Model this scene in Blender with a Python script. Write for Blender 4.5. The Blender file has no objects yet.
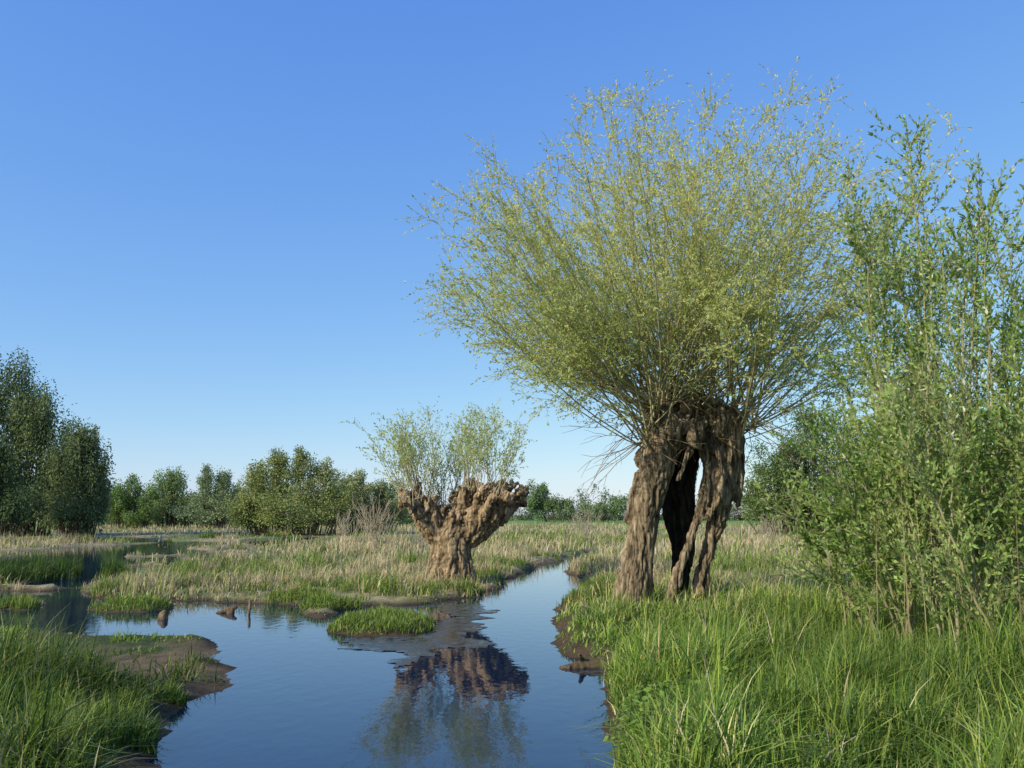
import bpy, math, numpy as np
from mathutils import Vector
rng=np.random.default_rng(7)
H=1.8; F=853.33; pitch=math.atan(131/F); cp,sp=math.cos(pitch),math.sin(pitch)
def ray(px,py):
    u=(px-512)/F; v=(384-py)/F
    return np.array([u,cp-v*sp,sp+v*cp])
def g(px,py,z=0.0):
    d=ray(px,py); t=(z-H)/d[2]; return (d[0]*t,d[1]*t)
def at(px,py,Y):
    d=ray(px,py); t=Y/d[1]; return np.array([d[0]*t,Y,H+d[2]*t])
scene=bpy.context.scene
# ---------------------------------------------------------------- noise
def _h(i,j,k,s):
    n=(i.astype(np.int64)*374761393+j.astype(np.int64)*668265263+k.astype(np.int64)*1442695041+s*974634777)&0xffffffff
    n=((n^(n>>13))*1274126177)&0xffffffff
    n=((n^(n>>16))*2246822519)&0xffffffff
    return ((n^(n>>15))&0xffffff)/float(0xffffff)
def vn(x,y,z=None,s=0):
    x=np.asarray(x,float);y=np.asarray(y,float)
    z=np.zeros_like(x) if z is None else np.asarray(z,float)
    i,j,k=np.floor(x),np.floor(y),np.floor(z)
    fx,fy,fz=x-i,y-j,z-k
    fx=fx*fx*(3-2*fx);fy=fy*fy*(3-2*fy);fz=fz*fz*(3-2*fz)
    r=0
    for a in (0,1):
        for b in (0,1):
            for c in (0,1):
                w=(fx if a else 1-fx)*(fy if b else 1-fy)*(fz if c else 1-fz)
                r=r+w*_h(i+a,j+b,k+c,s)
    return r
def fbm(x,y,z=None,s=0,o=3):
    r=0;a=1;t=0
    for q in range(o):
        r=r+a*vn(x*2**q,y*2**q,None if z is None else z*2**q,s+q);t+=a;a*=.5
    return r/t
def sst(x,a,b):
    t=np.clip((x-a)/(b-a),0,1);return t*t*(3-2*t)
# ---------------------------------------------------------------- mesh helpers
def mesh_np(name,V,Fq,col=None,mat=None,smooth=False,parent=None):
    V=np.asarray(V,np.float32).reshape(-1,3);Fq=np.asarray(Fq,np.int32)
    me=bpy.data.meshes.new(name)
    me.vertices.add(len(V));me.vertices.foreach_set('co',V.ravel())
    n,k=Fq.shape
    me.loops.add(n*k);me.loops.foreach_set('vertex_index',Fq.ravel())
    me.polygons.add(n);me.polygons.foreach_set('loop_start',np.arange(n,dtype=np.int32)*k)
    me.polygons.foreach_set('loop_total',np.full(n,k,np.int32))
    if smooth: me.polygons.foreach_set('use_smooth',np.ones(n,bool))
    me.update(calc_edges=True)
    if col is not None:
        a=me.color_attributes.new('Col','FLOAT_COLOR','POINT')
        c=np.ones((len(V),4),np.float32);c[:,:3]=col;a.data.foreach_set('color',c.ravel())
    ob=bpy.data.objects.new(name,me);scene.collection.objects.link(ob)
    if mat: me.materials.append(mat)
    if parent: ob.parent=parent
    return ob
def empty(name,loc=(0,0,0)):
    e=bpy.data.objects.new(name,None);scene.collection.objects.link(e);return e
def norm(a): return a/np.maximum(np.linalg.norm(a,axis=-1,keepdims=True),1e-9)
def tubes(P,R,sides=4):
    n,k,_=P.shape
    T=np.gradient(P,axis=1);T=norm(T)
    ref=np.zeros_like(T);ref[...,0]=1
    m=np.abs(T[...,0])>.8;ref[m]=(0,1,0)
    A=norm(np.cross(T,ref));B=np.cross(T,A)
    an=np.arange(sides)*2*np.pi/sides
    V=P[:,:,None,:]+R[:,:,None,None]*(np.cos(an)[None,None,:,None]*A[:,:,None,:]+np.sin(an)[None,None,:,None]*B[:,:,None,:])
    idx=np.arange(n*k*sides).reshape(n,k,sides)
    a=idx[:,:-1,:];b=np.roll(a,-1,axis=2);c=idx[:,1:,:];d=np.roll(c,-1,axis=2)
    return V.reshape(-1,3),np.stack([a,b,d,c],-1).reshape(-1,4)
def merge(parts):
    Vs=[];Fs=[];o=0
    for V,f in parts: Vs.append(V);Fs.append(f+o);o+=len(V)
    return np.concatenate(Vs),np.concatenate(Fs)
def grow(p0,d0,L,k,wander,up=0.0):
    n=len(p0);P=np.zeros((n,k+1,3));P[:,0]=p0;d=norm(d0)
    for i in range(k):
        d=d+rng.normal(0,wander,(n,3));d[:,2]+=up;d=norm(d)
        P[:,i+1]=P[:,i]+d*(L/k)[:,None]
    return P
def sample(P,t):
    n,k,_=P.shape;f=t*(k-1);i=np.clip(np.floor(f).astype(int),0,k-2);w=(f-i)[:,None]
    r=np.arange(n);a=P[r,i];b=P[r,i+1]
    return a*(1-w)+b*w,norm(b-a)
def rperp(T):
    r=rng.normal(size=T.shape);r-=T*np.sum(r*T,-1,keepdims=True);return norm(r)
def children(P,per,tr,ang,Lr,k,wander,up):
    idx=np.repeat(np.arange(len(P)),per);t=rng.uniform(tr[0],tr[1],len(idx))
    p,T=sample(P[idx],t);d=T+rperp(T)*rng.uniform(ang[0],ang[1],(len(idx),1))
    L=rng.uniform(Lr[0],Lr[1],len(idx))*(1.15-.5*t)
    return grow(p,d,L,k,wander,up)
def leaves(pos,dr,ln,wd,col,spread=.9):
    n=len(pos);d=norm(dr+rng.normal(0,spread*.6,(n,3)));s=rperp(d)
    ln=ln*rng.uniform(.65,1.25,n)[:,None];wd=wd*rng.uniform(.7,1.2,n)[:,None]
    V=np.stack([pos,pos+d*ln*.45+s*wd*.5,pos+d*ln,pos+d*ln*.45-s*wd*.5],1).reshape(-1,3)
    return V,np.arange(n*4).reshape(n,4),np.repeat(col,4,axis=0)
def along(P,spacing,t0=0.,t1=1.):
    L=np.linalg.norm(np.diff(P,axis=1),axis=2).sum(1);c=np.maximum((L*(t1-t0)/spacing).astype(int),1)
    idx=np.repeat(np.arange(len(P)),c);t=rng.uniform(t0,t1,len(idx))
    return sample(P[idx],t)
def varcol(base,n,v=.25,pos=None,alt=None,freq=.8,seed=3):
    c=np.tile(np.array(base,float),(n,1))
    if alt is not None and pos is not None:
        w=sst(fbm(pos[:,0]*freq,pos[:,1]*freq,pos[:,2]*freq,seed,2),.3,.7)[:,None]
        c=c*(1-w)+np.array(alt)*w
    return c*rng.uniform(1-v,1+v,(n,1))*rng.uniform(1-v*.3,1+v*.3,(n,3))
# ---------------------------------------------------------------- materials
def newmat(name):
    m=bpy.data.materials.new(name);m.use_nodes=True;nt=m.node_tree;nt.nodes.clear()
    return m,nt,nt.nodes.new,nt.links.new
def leafmat(name,trans=.35,rough=.55,spec=.25):
    m,nt,N,Lk=newmat(name);o=N('ShaderNodeOutputMaterial');a=N('ShaderNodeAttribute');a.attribute_name='Col'
    p=N('ShaderNodeBsdfPrincipled');p.inputs['Roughness'].default_value=rough;p.inputs['Specular IOR Level'].default_value=spec
    Lk(a.outputs['Color'],p.inputs['Base Color'])
    if trans==0: Lk(p.outputs[0],o.inputs[0]);return m
    t=N('ShaderNodeBsdfTranslucent');mx=N('ShaderNodeMixShader');mx.inputs[0].default_value=trans
    hs=N('ShaderNodeHueSaturation');hs.inputs['Value'].default_value=1.35;hs.inputs['Saturation'].default_value=1.1
    Lk(a.outputs['Color'],hs.inputs['Color']);Lk(hs.outputs[0],t.inputs['Color'])
    Lk(p.outputs[0],mx.inputs[1]);Lk(t.outputs[0],mx.inputs[2]);Lk(mx.outputs[0],o.inputs[0]);return m
def barkmat(name,c1,c2,c3,sc=(9,9,1.6),bump=.6):
    m,nt,N,Lk=newmat(name);o=N('ShaderNodeOutputMaterial');p=N('ShaderNodeBsdfPrincipled')
    p.inputs['Roughness'].default_value=.9;p.inputs['Specular IOR Level'].default_value=.15
    tc=N('ShaderNodeTexCoord');mp=N('ShaderNodeMapping');mp.inputs['Scale'].default_value=sc
    n1=N('ShaderNodeTexNoise');n1.inputs['Scale'].default_value=2;n1.inputs['Detail'].default_value=8;n1.inputs['Roughness'].default_value=.7
    n1.inputs['Distortion'].default_value=.6
    r=N('ShaderNodeValToRGB');r.color_ramp.elements[0].position=.32;r.color_ramp.elements[0].color=(*c1,1)
    r.color_ramp.elements[1].position=.72;r.color_ramp.elements[1].color=(*c3,1)
    e=r.color_ramp.elements.new(.5);e.color=(*c2,1)
    b=N('ShaderNodeBump');b.inputs['Strength'].default_value=bump;b.inputs['Distance'].default_value=.04
    Lk(tc.outputs['Object'],mp.inputs[0]);Lk(mp.outputs[0],n1.inputs['Vector']);Lk(n1.outputs[0],r.inputs[0])
    Lk(n1.outputs[0],b.inputs['Height']);Lk(b.outputs[0],p.inputs['Normal'])
    a=N('ShaderNodeAttribute');a.attribute_name='Col';mu=N('ShaderNodeMix');mu.data_type='RGBA';mu.blend_type='MULTIPLY';mu.inputs[0].default_value=1
    Lk(r.outputs[0],mu.inputs[6]);Lk(a.outputs['Color'],mu.inputs[7]);Lk(mu.outputs[2],p.inputs['Base Color'])
    Lk(p.outputs[0],o.inputs[0]);return m
M_leaf=leafmat('willow_leaf',.42);M_grass=leafmat('grass_blade',.28,.5,.3);M_far=leafmat('far_leaf',.25,.7,.1)
M_twig=leafmat('twig_bark',0.0,.8,.2)
M_bark=barkmat('willow_bark',(.05,.034,.022),(.26,.195,.12),(.52,.41,.27))
M_bark2=barkmat('old_willow_bark',(.06,.038,.022),(.32,.225,.13),(.62,.48,.31),(6,6,2.5))
# ---------------------------------------------------------------- water outline (ground plan)
def poly(pts): return np.array([g(x,y) for x,y in pts])
W_main=poly([(60,1900),(145,790),(158,745),(178,715),(192,702),(240,684),(228,668),(205,657),(226,645),(216,638),(175,638),(120,640),(60,638),(0,626),(-80,620),(-80,590),(0,588),(75,589),(90,597),(140,601),(200,601),(250,604),(296,606),(310,617),(330,621),(345,611),(400,606),(425,603),(478,597),(500,587),(512,576),(540,565),(566,557),(598,552),(582,562),(568,573),(588,582),(580,596),(562,610),(553,635),(556,652),(585,664),(612,668),(604,690),(603,712),(614,740),(606,770),(620,1900)])
W_more=[poly([(70,574),(110,566),(165,567),(178,575),(120,582),(90,584)]),
        poly([(-60,552),(60,549),(150,546),(225,551),(150,556),(20,557),(-60,558)]),
        poly([(-60,540),(100,537),(180,540),(60,543),(-60,543)])]
I_isl=[poly([(328,632),(345,616),(385,611),(428,616),(438,629),(405,638),(360,638)]),
       poly([(-40,590),(-40,566),(0,560),(50,562),(76,574),(74,588),(40,592)]),
       poly([(88,607),(118,601),(170,603),(178,609),(140,613),(105,612)]),
       poly([(-10,606),(18,601),(50,604),(40,611),(10,612)]),
       poly([(100,574),(118,570),(138,573),(122,578)])]
def sdist(P,poly):
    n=len(poly);d=np.full(len(P),1e9);ins=np.zeros(len(P),bool)
    for i in range(n):
        a=poly[i];b=poly[(i+1)%n];e=b-a;w=P-a
        t=np.clip((w@e)/(e@e),0,1);q=w-t[:,None]*e;d=np.minimum(d,(q**2).sum(1))
        c=(a[1]>P[:,1])!=(b[1]>P[:,1])
        if abs(e[1])>1e-9: ins^=c&(P[:,0]<e[0]*(P[:,1]-a[1])/e[1]+a[0])
    return np.where(ins,-1,1)*np.sqrt(d)
def landd(x,y):
    P=np.stack([x,y],1);d=np.full(len(x),50.)
    near=(y<130)&(np.abs(x)<110);Q=P[near];s=sdist(Q,W_main)
    for w in W_more: s=np.minimum(s,sdist(Q,w))
    for w in I_isl: s=np.maximum(s,-sdist(Q,w))
    sc=np.clip(Q[:,1]/20,.25,1.6)
    s=s+(fbm(Q[:,0]*1.6,Q[:,1]*1.6,None,11,3)-.5)*.7*sc+(fbm(Q[:,0]*6,Q[:,1]*6,None,12,2)-.5)*.16
    z=sst(-Q[:,0]-Q[:,1]*.12,1.0,5)*sst(Q[:,1],19,22)*(1-sst(Q[:,1],70,90))
    pn=fbm(Q[:,0]*.30,Q[:,1]*.17,None,23,4)
    s=np.minimum(s,(pn-.45)*9+(1-z)*20)
    d[near]=s;return d
spit=np.array(g(152,668))
def mudmask(x,y):
    m=np.exp(-(((x-spit[0])/2.0)**2+((y-spit[1])/1.55)**2)**2)
    return m*sst(fbm(x*1.9,y*1.9,None,66,3),.30,.40)
def height(x,y,d=None):
    if d is None: d=landd(x,y)
    n=fbm(x*.35,y*.35,None,5,3);n2=fbm(x*2.2,y*2.2,None,8,2)
    land=.09+.10*(n-.4)+.09*(n2-.5)+.07*sst(y,2,14)*sst(x,-1,1)
    land=land*(1-.45*mudmask(x,y))
    land=land+.12*np.exp(-((x-2.6)**2+(y-14.6)**2)/6)
    r=np.hypot(x,y);land=land+np.clip((r-300)/2700,0,1)*.8
    up=land*sst(d,-.02,.32);dn=-.45*sst(-d,-.02,1.2)
    return np.where(d>0,np.maximum(up,0.004),dn-.012)
# ---------------------------------------------------------------- ground
def lines(a,b,step,far,gr=1.14):
    m=list(np.arange(a,b,step));s=step;v=b
    while v<far: m.append(v);s*=gr;v+=s
    m.append(far);s=step;v=a-step;l=[]
    while v>-far: l.append(v);s*=gr;v-=s
    l.append(-far);return np.array(l[::-1]+m)
xs=lines(-16,12,.11,4000,1.06);ys=lines(1.5,30,.11,4000,1.06)
ys=ys[(ys>-60)|(ys==ys[0])]
X,Y=np.meshgrid(xs,ys);x=X.ravel();y=Y.ravel();D=landd(x,y);Z=height(x,y,D)
nx,ny=len(xs),len(ys);idx=np.arange(nx*ny).reshape(ny,nx)
Fq=np.stack([idx[:-1,:-1],idx[:-1,1:],idx[1:,1:],idx[1:,:-1]],-1).reshape(-1,4)
mud=np.array([.075,.052,.032]);straw=np.array([.32,.265,.15]);green=np.array([.13,.17,.05]);lush=np.array([.05,.075,.02])
w=fbm(x*.25,y*.12,None,31,4)
c=straw*(1-sst(w,.47,.65))[:,None]+green*sst(w,.47,.65)[:,None]
nearw=(1-sst(y,13,20));nearw[x<0]=(1-sst(y[x<0],14,17))
c=c*(1-nearw)[:,None]+lush*nearw[:,None]
fr=sst(y,110,160)[:,None];c=c*(1-fr)+(np.array([.16,.26,.06])*(.8+.4*w)[:,None])*fr
ew=np.where(y>16,.28,.6);m=(1-sst(D/ew,.2,1))*(1-sst(y,25,50));c=c*(1-m)[:,None]+mud*m[:,None]
mm=mudmask(x,y);c=c*(1-mm)[:,None]+(mud*2.2)*mm[:,None]
mt,nt,N,Lk=newmat('marsh_soil');o=N('ShaderNodeOutputMaterial');p=N('ShaderNodeBsdfPrincipled');a=N('ShaderNodeAttribute');a.attribute_name='Col'
p.inputs['Roughness'].default_value=.85;p.inputs['Specular IOR Level'].default_value=.2
tc=N('ShaderNodeTexCoord');n1=N('ShaderNodeTexNoise');n1.inputs['Scale'].default_value=3.;n1.inputs['Detail'].default_value=10;n1.inputs['Roughness'].default_value=.75
r=N('ShaderNodeValToRGB');r.color_ramp.elements[0].color=(.45,.42,.4,1);r.color_ramp.elements[1].color=(1.5,1.5,1.4,1);r.color_ramp.elements[0].position=.3;r.color_ramp.elements[1].position=.7
mu=N('ShaderNodeMix');mu.data_type='RGBA';mu.blend_type='MULTIPLY';mu.inputs[0].default_value=1
b=N('ShaderNodeBump');b.inputs['Strength'].default_value=.9;b.inputs['Distance'].default_value=.08
Lk(tc.outputs['Object'],n1.inputs['Vector']);Lk(n1.outputs[0],r.inputs[0]);Lk(a.outputs['Color'],mu.inputs[6]);Lk(r.outputs[0],mu.inputs[7]);Lk(mu.outputs[2],p.inputs['Base Color'])
Lk(n1.outputs[0],b.inputs['Height']);Lk(b.outputs[0],p.inputs['Normal']);Lk(p.outputs[0],o.inputs[0])
mesh_np('marsh_ground',np.stack([x,y,Z],1),Fq,c,mt,True)
# ---------------------------------------------------------------- water
mw,nt,N,Lk=newmat('still_water');o=N('ShaderNodeOutputMaterial');p=N('ShaderNodeBsdfPrincipled')
p.inputs['Base Color'].default_value=(.003,.014,.042,1);p.inputs['Roughness'].default_value=.02;p.inputs['IOR'].default_value=1.333;p.inputs['Specular IOR Level'].default_value=.9
tc=N('ShaderNodeTexCoord');mpn=N('ShaderNodeMapping');mpn.inputs['Scale'].default_value=(1,.6,1)
n1=N('ShaderNodeTexNoise');n1.inputs['Scale'].default_value=6;n1.inputs['Detail'].default_value=3
b=N('ShaderNodeBump');b.inputs['Strength'].default_value=.11;b.inputs['Distance'].default_value=.02
Lk(tc.outputs['Object'],mpn.inputs[0]);Lk(mpn.outputs[0],n1.inputs['Vector']);Lk(n1.outputs[0],b.inputs['Height']);Lk(b.outputs[0],p.inputs['Normal']);Lk(p.outputs[0],o.inputs[0])
mesh_np('pond_water',[(-110,-20,0),(110,-20,0),(110,130,0),(-110,130,0)],[[0,1,2,3]],None,mw)
mm_,nt,N,Lk=newmat('algae_mat');o=N('ShaderNodeOutputMaterial');p=N('ShaderNodeBsdfPrincipled')
tc=N('ShaderNodeTexCoord');n1=N('ShaderNodeTexNoise');n1.inputs['Scale'].default_value=5;n1.inputs['Detail'].default_value=9;n1.inputs['Roughness'].default_value=.7
r=N('ShaderNodeValToRGB');r.color_ramp.elements[0].color=(.012,.014,.012,1);r.color_ramp.elements[0].position=.42;r.color_ramp.elements[1].color=(.12,.12,.11,1);r.color_ramp.elements[1].position=.68
r2=N('ShaderNodeValToRGB');r2.color_ramp.elements[0].color=(.05,.05,.05,1);r2.color_ramp.elements[0].position=.45;r2.color_ramp.elements[1].color=(.75,.75,.75,1);r2.color_ramp.elements[1].position=.56
b=N('ShaderNodeBump');b.inputs['Strength'].default_value=.35;b.inputs['Distance'].default_value=.02
Lk(tc.outputs['Object'],n1.inputs['Vector']);Lk(n1.outputs[0],r.inputs[0]);Lk(n1.outputs[0],r2.inputs[0]);Lk(r.outputs[0],p.inputs['Base Color']);Lk(r2.outputs[0],p.inputs['Roughness']);Lk(n1.outputs[0],b.inputs['Height']);Lk(b.outputs[0],p.inputs['Normal']);Lk(p.outputs[0],o.inputs[0])
pa=poly([(342,642),(365,637),(420,632),(440,622),(425,606),(470,602),(500,609),(488,618),(474,630),(500,648),(470,652),(440,650),(425,660),(395,668),(400,655),(370,652)])
gx,gy=np.meshgrid(np.arange(pa[:,0].min(),pa[:,0].max(),.06),np.arange(pa[:,1].min(),pa[:,1].max(),.06))
q=np.stack([gx.ravel(),gy.ravel()],1);s=sdist(q,pa)+(fbm(q[:,0]*2,q[:,1]*2,None,77,4)-.5)*1.1
zz=np.clip(-s*.1,-.006,.010)+.006*(fbm(q[:,0]*6,q[:,1]*6,None,9,2)-.5)
ix=np.arange(len(q)).reshape(gx.shape);fq=np.stack([ix[:-1,:-1],ix[:-1,1:],ix[1:,1:],ix[1:,:-1]],-1).reshape(-1,4)
keep=(s[fq]<.02).all(1)
mesh_np('algae_mat',np.c_[q,zz],fq[keep],None,mm_,True)
# ---------------------------------------------------------------- grass
def blades(name,x,y,h,wd,col,k=3,lean=.35,mat=None,zoff=-.02,wind=(.08,.0)):
    n=len(x);z=np.maximum(height(x,y),-.03)+zoff
    az=rng.uniform(0,2*np.pi,n);lx=np.cos(az);ly=np.sin(az);ln=lean*rng.uniform(.1,1.5,n)**1.3*h
    t=np.linspace(0,1,k+1)[None,:]
    px=x[:,None]+(lx*ln+wind[0]*h)[:,None]*t**2;py=y[:,None]+(ly*ln+wind[1]*h)[:,None]*t**2
    pz=z[:,None]+h[:,None]*(t-.45*np.clip(ln/h,0,1.2)[:,None]*t**3)
    fa=rng.uniform(0,2*np.pi,n);sx=np.cos(fa)[:,None];sy=np.sin(fa)[:,None]
    ww=(wd[:,None]*.5)*np.clip((1.02-t**1.8),.03,1)
    V=np.stack([np.stack([px-sx*ww,py-sy*ww,pz],-1),np.stack([px+sx*ww,py+sy*ww,pz],-1)],2)
    idx=np.arange(n*(k+1)*2).reshape(n,k+1,2)
    Fq=np.stack([idx[:,:-1,0],idx[:,:-1,1],idx[:,1:,1],idx[:,1:,0]],-1).reshape(-1,4)
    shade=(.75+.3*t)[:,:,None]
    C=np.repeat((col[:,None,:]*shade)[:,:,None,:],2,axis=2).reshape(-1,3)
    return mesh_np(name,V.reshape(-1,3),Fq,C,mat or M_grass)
def scatter(n,y0,y1,fr=.75):
    y=np.sqrt(rng.uniform(y0**2,y1**2,n));x=rng.uniform(-fr,fr,n)*y+rng.uniform(-1,1,n)
    return x,y
G1=np.array([.155,.235,.035]);G2=np.array([.26,.32,.065]);G3=np.array([.06,.115,.024]);ST=np.array([.56,.47,.27]);ST2=np.array([.36,.28,.16])
def mixc(ws,cs,v=.2):
    ws=np.stack(ws,1);ws=ws/ws.sum(1,keepdims=True);n=len(ws)
    pick=(rng.random(n)[:,None]>np.cumsum(ws,1)).sum(1).clip(0,len(cs)-1)
    return np.array(cs)[pick]*rng.uniform(1-v,1+v,(n,1))*rng.uniform(.93,1.07,(n,3))
def do_band(name,n,y0,y1,hb,wb,k,kind,thr=.10,lean=.5):
    x,y=scatter(n,y0,y1)
    d=landd(x,y);ok=d>thr*rng.uniform(.3,1.5,len(x));x,y,d=x[ok],y[ok],d[ok]
    cl=fbm(x*1.1,y*1.1,None,41,3);cb=fbm(x*.28,y*.2,None,43,3);fine=fbm(x*4,y*4,None,47,2)
    one=np.ones(len(x))
    if kind=='lush':
        mudm=mudmask(x,y);left=1-sst(x,-1.5,-.5)
        edge=left*(1-sst(d,.15,.7))
        dens=sst(cl,.22,.48)*(1-.97*mudm)*(1-.75*edge)*(1-.5*left*sst(.55-fine,0,.15));ok=rng.random(len(x))<dens
        x,y,d,cl,cb,fine,left,mudm=[q[ok] for q in (x,y,d,cl,cb,fine,left,mudm)];one=np.ones(len(x))
        h=hb*(.2+1.8*sst(cl,.28,.72)+.9*(fine-.4))*rng.uniform(.45,1.35,len(x))*(.45+.55*sst(d,.0,.8))
        h*=1-.5*np.exp(-((x-2.5)**2+(y-14.3)**2)/3)
        tallc=np.exp(-(((x+5.4)/1.6)**2+((y-7.6)/2.)**2))+np.exp(-(((x+3.2)/.9)**2+((y-5.8)/1.)**2))*.7
        h*=1-left*(1-np.clip(tallc*1.3,0,1))*.74
        h=np.maximum(h,.035)
        meadow=sst(y,11.5,17)*sst(x,0,2)
        c=mixc([one*.5*(.4+cb),one*.3+fine*.2,one*.40*(1.3-cl),one*.05+.3*left*(cl<.45)+.45*meadow,.2*meadow],[G1,G2,G3,ST,ST2])
        c*= (.7+.7*sst(cb,.35,.65))[:,None]
    else:
        gw=sst(cb,.48,.66);dens=sst(cl,.25,.5)*(.4+.6*sst(fine,.3,.5));ok=rng.random(len(x))<dens*.95+.05
        x,y,d,cl,cb,gw,fine=[q[ok] for q in (x,y,d,cl,cb,gw,fine)]
        h=hb*(.15+1.6*sst(cl,.3,.8)+.4*(fine-.4))*rng.uniform(.4,1.4,len(x))*(.5+.5*sst(d,.0,1.2))
        h=np.maximum(h,.04)
        g_=gw+.7*(1-sst(d,.2,1.8))+.10
        c=mixc([g_*.45,g_*.4,g_*.15,(1.15-gw)*.9,(1.15-gw)*.45],[G1,G2,G3,ST,ST2])
        c*= (.8+.5*fine)[:,None]
    blades(name,x,y,h,wb*rng.uniform(.6,1.3,len(x)),c,k,lean)
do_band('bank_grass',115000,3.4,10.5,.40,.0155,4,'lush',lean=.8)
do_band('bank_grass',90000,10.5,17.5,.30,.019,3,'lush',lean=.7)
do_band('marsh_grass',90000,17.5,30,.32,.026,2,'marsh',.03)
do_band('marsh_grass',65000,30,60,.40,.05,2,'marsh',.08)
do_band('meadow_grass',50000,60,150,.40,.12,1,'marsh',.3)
def clumps(name,lst,k=3,lean=.6):
    X=[];Y=[];Hh=[];W=[];C=[]
    for cx,cy,rx,ry,n,h,w,cols in lst:
        a=rng.uniform(0,2*np.pi,n);r=np.sqrt(rng.random(n));x=cx+rx*r*np.cos(a);y=cy+ry*r*np.sin(a)
        d=landd(x,y);ok=d>.02;x,y,r=x[ok],y[ok],r[ok]
        X.append(x);Y.append(y);Hh.append(h*(1.1-.5*r)*rng.uniform(.5,1.2,len(x)));W.append(w*rng.uniform(.6,1.2,len(x)));C.append(mixc([np.ones(len(x))]*len(cols),cols))
    cc=np.concatenate
    blades(name,cc(X),cc(Y),cc(Hh),cc(W),cc(C),k,lean)
c0=g(30,578);clumps('sedge_tussock',[(c0[0],c0[1],2.4,2.8,9000,.8,.022,[G3*.8,G3,G1*.7])])
L=[]
for (px,py,rr,hh) in [(8,690,.4,.55),(55,750,.45,.5),(5,730,.5,.65),(60,660,.25,.22),(100,735,.4,.40),(150,735,.25,.25),(30,655,.3,.28),(85,695,.22,.25),(168,694,.2,.2),(125,708,.2,.22)]:
    c0=g(px,py,.1);L.append((c0[0],c0[1],rr,rr,800,hh,.014,[G1,G2,G3]))
for (px,py,rr,hh) in [(760,700,.8,.6),(860,690,.9,.7),(950,720,.8,.75),(690,740,.5,.45),(1000,680,1.,.8),(820,650,1.1,.6),(650,700,.35,.35),(720,660,.8,.45),(900,760,.7,.6),(780,750,.4,.65),(850,730,.3,.8)]:
    c0=g(px,py,.1);L.append((c0[0],c0[1],rr,rr,1800,hh,.017,[G1,G2,G3,G1]))
for (px,py,rx,ry,hh,nn) in [(385,625,.95,1.0,.20,3200),(350,626,.5,.5,.2,1000),(320,606,.8,.7,.28,1800),(300,600,.7,.7,.3,1200),(135,607,.9,.5,.22,1200),(20,606,.6,.4,.3,900),(450,592,1.2,.5,.3,1400),(500,580,.8,.7,.4,1200),(118,574,.6,1.,.3,700),(600,590,.8,1.,.3,1500),(578,605,.4,.6,.3,900)]:
    c0=g(px,py,.05);L.append((c0[0],c0[1],rx,ry,nn,hh,.017,[G1,G2,G2,G3]))
clumps('bank_sedge',L,4)
L=[]
for i in range(360):
    yy=rng.uniform(18,75)if i%3 else rng.uniform(18,32);xx=rng.uniform(-.72,.6)*yy
    s=yy/25;gc=rng.random()<.5
    L.append((xx,yy,rng.uniform(.2,.8)*s**.5,rng.uniform(.2,.5)*s**.5,int(150),rng.uniform(.3,.75),.02*s,[G1,G2,G3] if gc else [ST,ST*1.1,ST2]))
clumps('tussock_grass',L,2,.8)
n=200;x=rng.uniform(4.0,8.8,n);y=rng.uniform(7.,12.,n);blades('dry_reed_stalks',x,y,rng.uniform(.9,2.5,n),np.full(n,.015),mixc([np.ones(n)]*3,[ST,ST*.9,ST2]),5,.14,wind=(.04,0))
cx=[]
for (px,py,rr,m_) in [(665,738,.4,60),(705,715,.35,40),(640,757,.2,25),(735,745,.35,35)]:
    c0=g(px,py,.1);a=rng.uniform(0,6.28,m_);r_=rr*np.sqrt(rng.random(m_));cx.append(np.stack([c0[0]+r_*np.cos(a),c0[1]+r_*np.sin(a)],1))
cx=np.concatenate(cx);dd=landd(cx[:,0],cx[:,1]);cx=cx[dd>.05];n=len(cx)
p0=np.c_[cx,height(cx[:,0],cx[:,1])];A=grow(p0,np.tile([0,0,1.],(n,1))+rng.normal(0,.2,(n,3)),rng.uniform(.2,.42,n),5,.08,.02)
V1,f1=tubes(A,np.full((n,6),.004),3);pos,dr=along(A,.022,.2,1);dd=rperp(dr)+np.array([0,0,-.1])
c=varcol((.20,.30,.06),len(pos),.25);V2,f2,c2=leaves(pos,dd,.08,.034,c,.4)
V,f=merge([(V1,f1),(V2,f2)]);mesh_np('nettle_plants',V,f,np.concatenate([np.tile([.1,.14,.04],(len(V1),1)),c2]),M_leaf)
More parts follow.
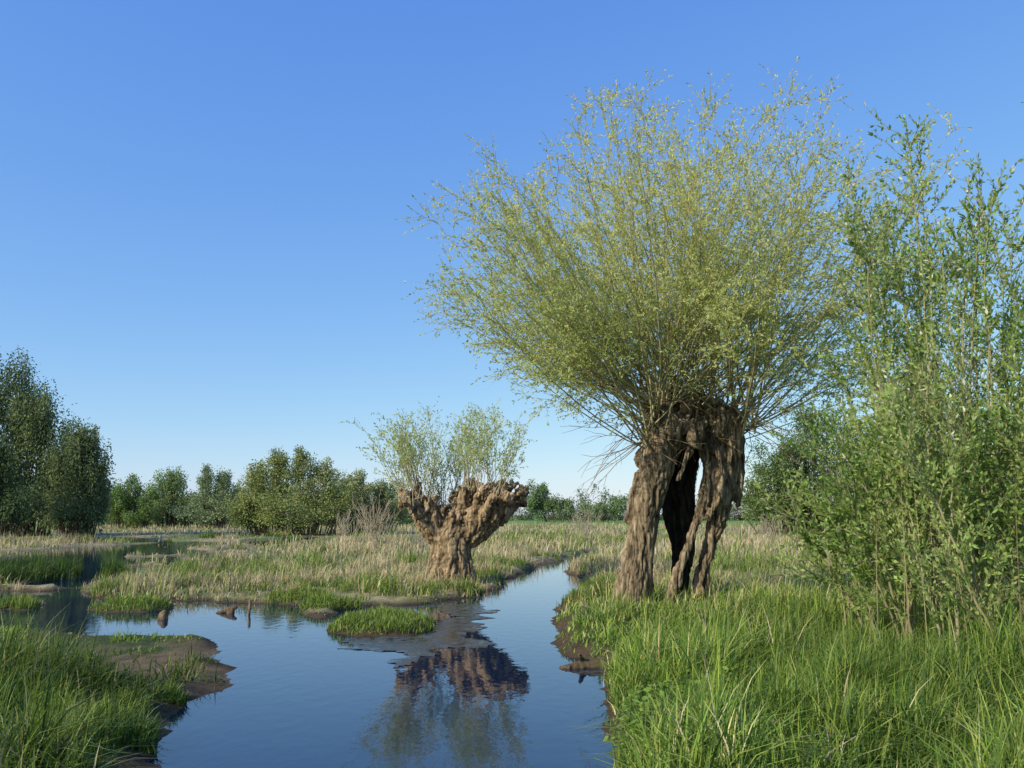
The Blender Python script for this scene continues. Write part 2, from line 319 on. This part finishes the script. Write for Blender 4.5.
# ---------------------------------------------------------------- trunks by voxel-fused limbs
def icos(sub=2):
    import bmesh
    bm=bmesh.new();bmesh.ops.create_icosphere(bm,subdivisions=sub,radius=1)
    V=np.array([v.co[:] for v in bm.verts]);f=np.array([[v.index for v in q.verts] for q in bm.faces]);bm.free();return V,f
IV,IF=icos()
def limb(pts,sy=1.0):
    pts=np.array(pts,float);out=[]
    seg=np.linalg.norm(np.diff(pts[:,:3],axis=0),axis=1);s=np.r_[0,np.cumsum(seg)]
    q=0
    while q<s[-1]:
        v=[np.interp(q,s,pts[:,i]) for i in range(4)];out.append(v);q+=max(v[3]*.22,.01)
    out.append(list(pts[-1]))
    return [(IV*np.array([v[3],v[3]*sy,v[3]])+np.array(v[:3]),IF) for v in out]
def fuse(name,parts,voxel,disp,mat,parent):
    V,f=merge(parts);tmp=mesh_np('tmp',V,f)
    md=tmp.modifiers.new('r','REMESH');md.mode='VOXEL';md.voxel_size=voxel
    dg=bpy.context.evaluated_depsgraph_get();me=bpy.data.meshes.new_from_object(tmp.evaluated_get(dg))
    bpy.data.objects.remove(tmp)
    n=len(me.vertices);co=np.zeros(n*3);no=np.zeros(n*3);me.vertices.foreach_get('co',co);me.vertices.foreach_get('normal',no)
    co=co.reshape(-1,3);no=no.reshape(-1,3);dv,cv=disp(co,no);co2=co+no*dv[:,None]
    me.vertices.foreach_set('co',co2.astype(np.float32).ravel())
    a=me.color_attributes.new('Col','FLOAT_COLOR','POINT');cc=np.ones((n,4),np.float32);cc[:,:3]=cv[:,None] if cv.ndim==1 else cv;a.data.foreach_set('color',cc.ravel())
    me.polygons.foreach_set('use_smooth',np.ones(len(me.polygons),bool));me.materials.append(mat)
    ob=bpy.data.objects.new(name,me);scene.collection.objects.link(ob);ob.parent=parent;me.name=name;me.update();return ob
def pp(px,py,hw,Y0,dy=0.):
    q=at(px,py,Y0);return (q[0],Y0+dy,q[2],hw*Y0/F)
YW=14.5
tree=empty('pollard_willow_tree')
parts=[]
parts+=limb([pp(630,634,26,YW),pp(631,606,21,YW),pp(636,575,17,YW),pp(641,540,15,YW),pp(646,505,17,YW),pp(654,475,18,YW),pp(661,448,21,YW),pp(665,425,20,YW)],1.25)
parts+=limb([pp(606,631,7,YW,-.1),pp(618,600,7,YW,-.1),pp(629,560,7,YW,-.1)])
parts+=limb([pp(653,628,6,YW,-.15),pp(647,600,7,YW,-.1),pp(645,565,7,YW,-.1)])
parts+=limb([pp(628,520,5,YW,-.05),pp(634,500,8,YW,-.05),pp(640,475,7,YW,-.05)])
parts+=limb([pp(652,458,16,YW,.35),pp(675,444,16,YW,.4),pp(700,438,17,YW,.4)])
parts+=limb([pp(655,440,14,YW,-.1),pp(675,426,12,YW,-.1),pp(700,423,13,YW,-.05)])
parts+=limb([pp(704,630,11,YW,.05),pp(700,600,8,YW,.05),pp(703,570,7.5,YW,.05),pp(712,540,8.5,YW,.05),pp(719,508,12,YW),pp(725,478,14,YW),pp(728,450,16,YW),pp(726,424,18,YW)],1.3)
parts+=limb([pp(664,626,11,YW,-.25),pp(668,598,7,YW,-.22),pp(676,570,6,YW,-.2),pp(688,540,6,YW,-.18),pp(700,510,6.5,YW,-.15),pp(706,475,7,YW,-.1),pp(704,448,9,YW,-.1)])
parts+=limb([pp(737,505,3.5,YW,-.1),pp(739,472,7,YW,-.05),pp(738,440,9,YW)])
parts+=limb([pp(675,480,3.5,YW,-.3),pp(684,457,4.5,YW,-.32),pp(696,435,6,YW,-.27),pp(708,415,7,YW,-.1)])
parts+=limb([pp(706,520,3.5,YW,-.25),pp(714,500,4.5,YW,-.28),pp(718,475,4,YW,-.33),pp(713,450,5,YW,-.27)])
parts+=limb([pp(684,622,12,YW,.45),pp(685,595,10,YW,.45),pp(688,565,11,YW,.5),pp(688,535,15,YW,.52),pp(684,505,19,YW,.55),pp(684,480,20,YW,.55),pp(687,455,20,YW,.5)])
for i in range(50):
    a=rng.uniform(0,2*np.pi);u=rng.random();cxp=692+50*u*math.cos(a);py=rng.uniform(398,434)
    dy=.5*math.sin(a)*u;r=rng.uniform(4,10)
    parts+=limb([pp(cxp,py+10,r,YW,dy*.8),pp(cxp+4*math.cos(a),py-4,r*.8,YW,dy)])
def disp1(co,no):
    x,y,z=co.T
    q=fbm(x*2.4+z*.3,y*2.4,z*1.9,3,3)
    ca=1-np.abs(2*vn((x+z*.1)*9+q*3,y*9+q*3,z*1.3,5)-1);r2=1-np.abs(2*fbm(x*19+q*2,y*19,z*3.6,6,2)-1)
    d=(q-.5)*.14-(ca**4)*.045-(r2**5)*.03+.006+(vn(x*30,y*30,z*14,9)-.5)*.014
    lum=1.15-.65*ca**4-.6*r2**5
    hollow_shade=sst(y,YW+.06,YW+.2)*sst(x,at(655,500,YW)[0],at(664,500,YW)[0])*(1-sst(x,at(710,500,YW)[0],at(720,500,YW)[0]))*(1-sst(z,3.0,3.4))  # shade of the hollow painted into the tint, over darker inner wood
    return d,np.clip(lum,.22,1.2)*(1-.88*hollow_shade)
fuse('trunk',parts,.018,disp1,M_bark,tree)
def crown(parent,heads,n1,thmax,Lf,per2,per3,L2,L3,r0,leaf,lsp,col,alt,twc,seedc=3,up1=.045,wand=.05,t2=(.22,.97),toplf=None,expn=.6,keepmin=.25,extra=None,dr2=-.01,dr3=-.03):
    hi=rng.integers(0,len(heads),n1);p0=np.array(heads)[hi]+rng.normal(0,.09,(n1,3))
    az=rng.uniform(0,2*np.pi,n1);th=thmax*rng.random(n1)**expn
    if extra:
        m=extra[0];az[:m]=math.pi+rng.uniform(-extra[1],extra[1],m);th[:m]=rng.uniform(extra[2],extra[3],m);p0[:m]=np.array(heads)[rng.integers(0,9,m)]
    d0=np.stack([np.sin(th)*np.cos(az),np.sin(th)*np.sin(az),np.cos(th)],1)
    cen=np.mean(heads,axis=0);d0+=norm(p0-cen)*.12
    ex=np.sin(th)*np.cos(az)
    L=Lf(th,ex)*rng.uniform(.74,1.0,n1)
    A=grow(p0,d0,L,12,wand,up1)
    B=children(A,per2,t2,(.35,.85),L2,6,.10,dr2)
    C=children(B,per3,(.15,.95),(.4,1.),L3,4,.12,dr3)
    tp=lambda P,r,e:np.tile(np.linspace(1,e,P.shape[1])**1.0,(len(P),1))*r
    rA=tp(A,1,.10)*(r0*np.sqrt(L/L.max())*rng.uniform(.6,1.2,n1))[:,None]
    V,f=merge([tubes(A,rA,4),tubes(B,tp(B,r0*.20,.35),3),tubes(C,tp(C,r0*.10,.5),3)])
    cc=np.tile(np.array(twc),(len(V),1))*(.75+.5*vn(V[:,0]*3,V[:,1]*3,V[:,2]*3,8))[:,None]
    mesh_np('branches',V,f,cc,M_twig,False,parent)
    pos=[];dr=[]
    for P,s,t0 in ((A,lsp*1.2,.4),(B,lsp,.05),(C,lsp*.8,0.)):
        a_,b_=along(P,s,t0,1);pos.append(a_);dr.append(b_)
    pos=np.concatenate(pos);dr=np.concatenate(dr)
    dn=sst(fbm(pos[:,0]*1.1,pos[:,1]*1.1,pos[:,2]*1.1,seedc+50,3),.28,.52);k=rng.random(len(pos))<keepmin+(1-keepmin)*dn
    pos,dr=pos[k],dr[k]
    c=varcol(col,len(pos),.3,pos,alt,.7,seedc)
    if toplf is not None:
        w=sst(pos[:,2],toplf[0],toplf[1])[:,None]*rng.random((len(pos),1));c=c*(1-w)+np.array(toplf[2])*w
    V,f,c=leaves(pos,dr,leaf[0],leaf[1],c)
    mesh_np('foliage',V,f,c,M_leaf,False,parent)
    return len(pos)
heads=[at(px,py,YW)+np.array([0,dy,0]) for px,py in [(650,425),(660,410),(675,405),(690,405),(705,405),(722,408),(738,415),(745,430),(645,440)] for dy in (-.35,0,.35)]
def Lmain(th,ex):
    L=5.75-.6*sst(th,.6,1.2)
    return L*np.where(ex>0,1-.14*ex,1.0-.06*sst(-ex,.7,.95))
n=crown(tree,heads,255,math.radians(72),Lmain,11,4,(.5,1.2),(.2,.6),.018,(.058,.022),.033,(.42,.49,.18),(.50,.54,.20),(.38,.34,.18),toplf=(3.6,8.,(.68,.60,.19)),keepmin=.55,wand=.05,expn=.54,extra=(32,.75,.75,1.30),up1=.034,dr2=-.04,dr3=-.07)
print('leaves',n)
nd=110;hi=rng.integers(0,len(heads),nd);p0=np.array(heads)[hi];az=rng.uniform(0,2*np.pi,nd)
d0=np.stack([np.cos(az),np.sin(az),rng.uniform(-.5,.5,nd)],1);A=grow(p0,d0,rng.uniform(.6,1.9,nd),7,.13,-.07);Bq=children(A,2,(.3,.9),(.4,.8),(.2,.6),4,.15,-.05)
V,f=merge([tubes(A,np.linspace(1,.3,8)[None,:]*np.full((nd,1),.009),3),tubes(Bq,np.linspace(1,.4,5)[None,:]*np.full((len(Bq),1),.005),3)])
mesh_np('dead_twigs',V,f,np.tile([.26,.18,.10],(len(V),1)),M_twig,False,tree)
# ---------------------------------------------------------------- small pollard
YS=21.8
t2=empty('pollard_willow_tree.001')
parts=[]
parts+=limb([pp(450,592,29,YS),pp(450,575,24,YS),pp(451,555,21,YS),pp(453,540,21,YS),pp(455,528,16,YS)])
parts+=limb([pp(430,590,8,YS,-.2),pp(436,565,8,YS,-.2),pp(438,545,8,YS)])
parts+=limb([pp(472,590,8,YS,-.2),pp(465,565,8,YS,-.2),pp(464,545,8,YS)])
tips=[]
for tx,ty,dy in [(404,497,0),(413,503,-.5),(422,510,.5),(416,491,.2),(430,503,-.3),(440,508,.5),(455,498,.6),(465,490,-.1),(474,484,.4),(482,492,-.5),(490,486,.1),(500,484,-.3),(510,487,.3),(519,492,-.1),(508,497,-.5),(494,498,-.6),(521,499,.3)]:
    sx=450+(tx-450)*.3;mx=452+(tx-452)*.68
    parts+=limb([pp(sx,540,9,YS,dy*.2),pp(mx,520+(ty-495)*.3,6.5,YS,dy*.6),pp(tx,ty,5,YS,dy)])
    tips.append(at(tx,ty,YS)+np.array([0,dy,0]))
    for j in range(4):
        parts+=limb([pp(tx+rng.uniform(-5,5),ty+rng.uniform(-1,9),rng.uniform(2.5,5),YS,dy+rng.uniform(-.15,.15)),pp(tx+rng.uniform(-8,8),ty-rng.uniform(0,7),rng.uniform(1.6,3.),YS,dy+rng.uniform(-.2,.2))])
for j in range(14):
    u=rng.uniform(-1,1);px=460+50*u;py=514-8*abs(u)+rng.uniform(-6,6);parts+=limb([pp(px,py,rng.uniform(3,5),YS,rng.uniform(-.5,.1)),pp(px+rng.uniform(-4,4),py+4,3,YS,-.4)])
def disp2(co,no):
    x,y,z=co.T
    q=fbm(x*3,y*3,z*3,13,3);rdg=1-np.abs(2*vn(x*8+q*3,y*8,z*2.2,15)-1);r2=1-np.abs(2*vn(x*17,y*17,z*9,16)-1)
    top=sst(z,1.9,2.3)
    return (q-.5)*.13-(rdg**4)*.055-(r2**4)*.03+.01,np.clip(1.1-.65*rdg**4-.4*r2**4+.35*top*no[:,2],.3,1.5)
fuse('trunk',parts,.024,disp2,M_bark2,t2)
crown(t2,[t for t in tips if t[0]<at(496,500,YS)[0]],120,math.radians(34),lambda th,ex:2.25-.3*sst(th,.4,.9)+0*ex,6,2,(.3,.7),(.15,.35),.012,(.075,.028),.05,(.42,.48,.19),(.48,.52,.22),(.42,.37,.25),up1=.02,t2=(.2,.97),keepmin=.5)
# ---------------------------------------------------------------- right shrub
shrub=empty('white_willow_shrub')
stems=[];tl=[((925,640),(905,128),10.8),((905,640),(868,235),11.2),((890,640),(852,330),11.),((900,650),(836,440),10.2),((960,650),(985,168),10.),((985,650),(1018,190),9.6),((1020,650),(1075,120),9.8),((940,650),(945,270),11.4),((970,650),(920,360),9.6),((1000,650),(975,300),9.2),((1040,650),(1030,330),9.),((1070,650),(1120,200),10.5),((905,640),(880,420),10.),((930,650),(888,210),11.8),((1100,650),(1160,260),10.),((1010,650),(1000,230),11.5),((880,640),(815,500),10.6),((950,640),(960,420),8.8),((1060,650),(1060,420),8.8),((1000,640),(940,430),8.9),((1030,640),(1040,180),11.6),((915,640),(900,300),12.),((900,640),(862,190),12.5),((895,640),(838,360),11.5),((960,640),(955,230),12.),((1020,640),(1012,280),10.4)]
for (bx,by),(tx,ty),yy in tl:
    b0=at(bx,515,yy);b0[2]=.1;e=at(tx,ty,yy+rng.uniform(-.5,.5));t=np.linspace(0,1,13)[:,None]
    mid=(b0+e)/2+np.array([(b0[0]-e[0])*.15,0,.3]);q=(1-t)**2*b0+2*t*(1-t)*mid+t*t*e
    q[1:]+=np.cumsum(rng.normal(0,.035,(12,3)),0)*np.array([1,1,.3]);stems.append(q)
A=np.array(stems);A=np.concatenate([A,A[:,:,:]+rng.normal(0,.25,(len(A),1,3))*np.array([1,1,.2])*np.linspace(.2,1.6,13)[None,:,None]])
B=children(A,31,(.10,.98),(.35,1.),(.35,1.25),6,.10,.03);C=children(B,3,(.15,.9),(.4,.9),(.15,.4),4,.1,.02)
tp=lambda P,r,e:np.tile(np.linspace(1,e,P.shape[1]),(len(P),1))*r
V,f=merge([tubes(A,tp(A,.022,.15),5),tubes(B,tp(B,.006,.3),3),tubes(C,tp(C,.003,.5),3)])
mesh_np('branches',V,f,np.tile([.28,.25,.14],(len(V),1)),M_twig,False,shrub)
pos=[];dr=[]
for P,s,t0 in ((A,.02,.3),(B,.029,.0),(C,.023,0)):
    a_,b_=along(P,s,t0,1);pos.append(a_);dr.append(b_)
pos=np.concatenate(pos);dr=np.concatenate(dr)
dn=sst(fbm(pos[:,0]*1.5,pos[:,1]*1.5,pos[:,2]*1.5,61,3),.28,.48);k=rng.random(len(pos))<.25+.75*dn;pos,dr=pos[k],dr[k]
print('shrub leaves',len(pos))
c=varcol((.23,.34,.08),len(pos),.35,pos,(.34,.42,.14),1.2,9);fl=(rng.random(len(pos))<.07*sst(pos[:,2],2,4.));c[fl]=(.75,.74,.6)
V,f,c=leaves(pos,dr,.070,.031,c);mesh_np('foliage',V,f,c,M_leaf,False,shrub)
# ---------------------------------------------------------------- distant foliage
def bgtree(name,Y0,blobs,n,size,col,alt,seed=1,droop=0.,sub=26):
    e=empty(name);P=[];Cc=[];D=[];area=sum(b[2]*b[3] for b in blobs);s=Y0/F;lim=[]
    zg=.1
    for (bx,by,rx,ry) in blobs:
        c0=at(bx,by,Y0);rx_,rz_=rx*s,ry*s;ry_=min(rx_,6.)*.9;m=int(n*rx*ry/area)
        ns=max(int(sub*max(1,rx*ry/900)),8)
        v=norm(rng.normal(size=(ns,3)));rad=rng.uniform(.4,1.02,(ns,1));cs=c0+v*rad*np.array([rx_,ry_,rz_])
        sr=rng.uniform(.16,.42,ns);tint=rng.uniform(.7,1.3,ns)
        j=rng.integers(0,ns,m);q=norm(rng.normal(size=(m,3)))*(rng.random((m,1))**.45)
        p=cs[j]+q*sr[j][:,None]*np.array([rx_,ry_,rz_])*np.array([1,1,1+droop])
        p+=rng.normal(0,size*.6,p.shape);lim.append(cs[:min(ns,12)])
        p[:,2]=np.where(p[:,2]<zg,zg+rng.random(m)*.8,p[:,2])
        P.append(p);D.append(q+np.array([0,0,-droop*1.5]));cc=varcol(col,m,.3,p,alt,.3,seed)*tint[j][:,None];Cc.append(cc)
    P=np.concatenate(P);D=np.concatenate(D);Cc=np.concatenate(Cc)
    V,f,c=leaves(P,D,size*(1+.4*droop),size*.62,Cc);mesh_np('foliage',V,f,c,M_far,False,e)
    lim=np.concatenate(lim);base=[];
    for b in lim:
        bx=lim[:,0].mean()*.3+b[0]*.7;p0=np.array([bx,Y0,0.]);t=np.linspace(0,1,7)[:,None]
        mid=np.array([bx*.9+b[0]*.1,Y0,b[2]*.5]);base.append((1-t)**2*p0+2*t*(1-t)*mid+t*t*b)
    base=np.array(base);V,f=tubes(base,np.tile(np.linspace(1,.2,7),(len(base),1))*(.004*lim[:,2].max()+.03),5)
    mesh_np('trunk_and_limbs',V,f,np.tile([.09,.07,.045],(len(V),1)),M_twig,False,e)
    return e
WG=(.22,.26,.11)
bgtree('weeping_willow_tree',72,[(-15,425,50,64),(14,398,32,40),(34,425,28,42),(-30,480,55,42),(20,490,44,36),(48,460,28,48),(52,500,34,26)],60000,.19,(.13,.17,.07),WG,seed=2,droop=.8,sub=34)
bgtree('weeping_willow_tree',66,[(74,460,24,32),(92,478,16,40),(66,498,36,28),(96,502,15,26),(84,446,14,22)],30000,.17,WG,(.14,.18,.075),seed=3,droop=.7,sub=34)
bgtree('weeping_willow_tree',60,[(-2,478,22,44),(-25,470,30,50),(18,505,22,22)],12000,.18,(.06,.095,.04),(.09,.125,.05),seed=4,droop=.5)
bgtree('deciduous_tree',110,[(124,497,14,20),(138,510,22,14),(134,488,7,15),(150,500,9,14),(112,505,14,16)],12000,.24,(.22,.31,.09),(.17,.25,.08),seed=5)
bgtree('deciduous_tree',115,[(163,492,12,20),(178,488,8,22),(155,512,24,12),(190,504,12,14),(171,482,5,14)],10000,.24,(.17,.25,.09),(.21,.28,.11),seed=6)
bgtree('deciduous_tree',112,[(213,488,15,22),(203,508,26,14),(230,505,16,16),(224,484,8,16),(205,476,6,12)],13000,.24,(.25,.30,.15),(.21,.27,.14),seed=7)
bgtree('willow_bush',75,[(284,478,20,28),(262,495,24,26),(314,488,24,26),(292,510,60,20),(248,512,20,18),(302,466,12,18),(276,466,9,16),(324,474,9,14),(256,478,10,16),(338,500,22,22)],42000,.18,(.25,.29,.10),(.31,.34,.13),seed=8,sub=36)
bgtree('willow_bush',80,[(350,497,22,24),(372,502,18,20),(335,512,24,14),(396,512,16,14),(358,482,8,13),(384,492,9,13)],17000,.19,(.24,.27,.11),(.28,.30,.14),seed=9)
bgtree('hedge_trees',135,[(x_,519-hh*.45,15,hh) for x_,hh in zip(range(96,420,8),rng.uniform(20,38,41)*(.78+.22*np.sin(np.arange(41)*.9)))],46000,.33,(.18,.25,.11),(.23,.28,.13),seed=10,sub=16)
bgtree('distant_trees',260,[(x_,518-hh*.5,11,hh) for x_,hh in zip(range(-120,1200,9),rng.uniform(12,24,147))],55000,.62,(.15,.21,.13),(.19,.24,.15),seed=11,sub=10)  # far leaf colours lightened to stand in for haze
bgtree('distant_trees',200,[(530,500,12,18),(543,501,14,16),(566,507,12,12),(590,510,12,9),(622,506,14,10),(606,510,12,8)],14000,.40,(.16,.24,.09),(.20,.27,.12),seed=12,sub=14)
bgtree('oak_tree',62,[(785,468,32,36),(825,445,40,42),(860,470,40,44),(815,497,60,24),(762,502,30,22),(806,422,14,14),(775,486,34,28)],48000,.16,(.11,.17,.05),(.15,.21,.065),seed=13,sub=40)
bgtree('oak_tree',58,[(910,460,48,50),(960,470,50,50),(1020,455,60,60),(1090,460,60,60),(930,500,70,25)],36000,.17,(.09,.15,.045),(.13,.19,.06),seed=14)
def twigshrub(name,px,py,Y0,hh,n=26,col=(.40,.34,.24)):
    b=at(px,py,Y0);b[2]=.1;p0=np.tile(b,(n,1))+rng.normal(0,.25,(n,3))*np.array([1,1,0]);az=rng.uniform(0,6.28,n)
    A=grow(p0,np.stack([np.cos(az)*.4,np.sin(az)*.4,np.ones(n)],1),rng.uniform(.6,1,n)*hh,7,.06,.03);B=children(A,5,(.3,.95),(.3,.6),(.3*hh/2,.6*hh/2),4,.1,.03)
    V,f=merge([tubes(A,np.tile(np.linspace(1,.3,8),(n,1))*.014,3),tubes(B,np.full((len(B),5),.007),3)])
    mesh_np(name,V,f,np.tile(col,(len(V),1)),M_twig)
twigshrub('bare_shrub',375,530,45,3.,40);twigshrub('bare_shrub',585,530,60,2.6);twigshrub('bare_shrub',347,530,50,2.2);twigshrub('bare_shrub',770,528,45,2.)
# ---------------------------------------------------------------- stumps, posts, log in the water
def stump(name,px,py,pts,k=.6):
    e=empty(name);b=np.array([*g(px,py),0.]);parts=[]
    for ch in pts: parts+=limb([(b[0]+q[0],b[1]+q[1],q[2],q[3]) for q in ch])
    fuse('wood',parts,.014,lambda co,no:(-(1-np.abs(2*vn(co[:,0]*25,co[:,1]*25,co[:,2]*6,5)-1))**3*.015,np.full(len(co),k)),M_bark2,e)
stump('tree_stump',163,619,[[(0,0,-.1,.10),(0,0,.05,.09),(.02,0,.09,.07)]],.45)
stump('driftwood_log',228,613,[[(-.2,0,-.02,.05),(.0,.02,.06,.06),(.14,0,.10,.035)],[(.05,0,-.05,.09),(.08,0,.06,.05)]],.4)
stump('driftwood_log',592,668,[[(-.35,0,-.02,.06),(0,.05,.03,.08),(.35,0,.02,.08)],[(-.1,.05,.05,.05),(-.15,-.05,.16,.025)],[(.3,0,0,.08),(.45,-.2,-.05,.05)]],.3)
stump('wooden_post',249,614,[[(0,0,-.3,.035),(.01,0,.24,.03)]])
# ---------------------------------------------------------------- light, sky, camera
se=math.radians(30);az=math.radians(-125)
S=Vector((math.sin(az)*math.cos(se),math.cos(az)*math.cos(se),math.sin(se)))
sl=bpy.data.lights.new('sun','SUN');sl.energy=5.0;sl.angle=math.radians(.5);sl.color=(1,.92,.74)
so=bpy.data.objects.new('sun',sl);scene.collection.objects.link(so);so.rotation_euler=S.to_track_quat('Z','Y').to_euler()
wd=bpy.data.worlds.new('World');scene.world=wd;wd.use_nodes=True;nt=wd.node_tree;nt.nodes.clear()
o=nt.nodes.new('ShaderNodeOutputWorld');bg=nt.nodes.new('ShaderNodeBackground');sk=nt.nodes.new('ShaderNodeTexSky');sk.sky_type='NISHITA';sk.sun_disc=False
sk.sun_elevation=se;sk.sun_rotation=az;sk.air_density=1.0;sk.dust_density=.3;sk.ozone_density=2.5;sk.altitude=0
bg.inputs['Strength'].default_value=.15
sep=nt.nodes.new('ShaderNodeSeparateColor');cmb=nt.nodes.new('ShaderNodeCombineColor');nt.links.new(sk.outputs[0],sep.inputs[0])
for i,(pw,gn) in enumerate([(.91,.90),(.70,1.48),(.25,4.0)]):
    a=nt.nodes.new('ShaderNodeMath');a.operation='POWER';a.inputs[1].default_value=pw;b=nt.nodes.new('ShaderNodeMath');b.operation='MULTIPLY';b.inputs[1].default_value=gn
    nt.links.new(sep.outputs[i],a.inputs[0]);nt.links.new(a.outputs[0],b.inputs[0]);nt.links.new(b.outputs[0],cmb.inputs[i])
nt.links.new(cmb.outputs[0],bg.inputs[0]);nt.links.new(bg.outputs[0],o.inputs[0])
cam=bpy.data.cameras.new('camera');co=bpy.data.objects.new('camera',cam);scene.collection.objects.link(co);co.location=(0,0,H);co.rotation_euler=(math.pi/2+pitch,0,0)
cam.lens=30;cam.sensor_width=36;cam.clip_end=10000;cam.clip_start=.1;scene.camera=co
scene.view_settings.view_transform='Standard';scene.view_settings.look='None';scene.view_settings.exposure=0
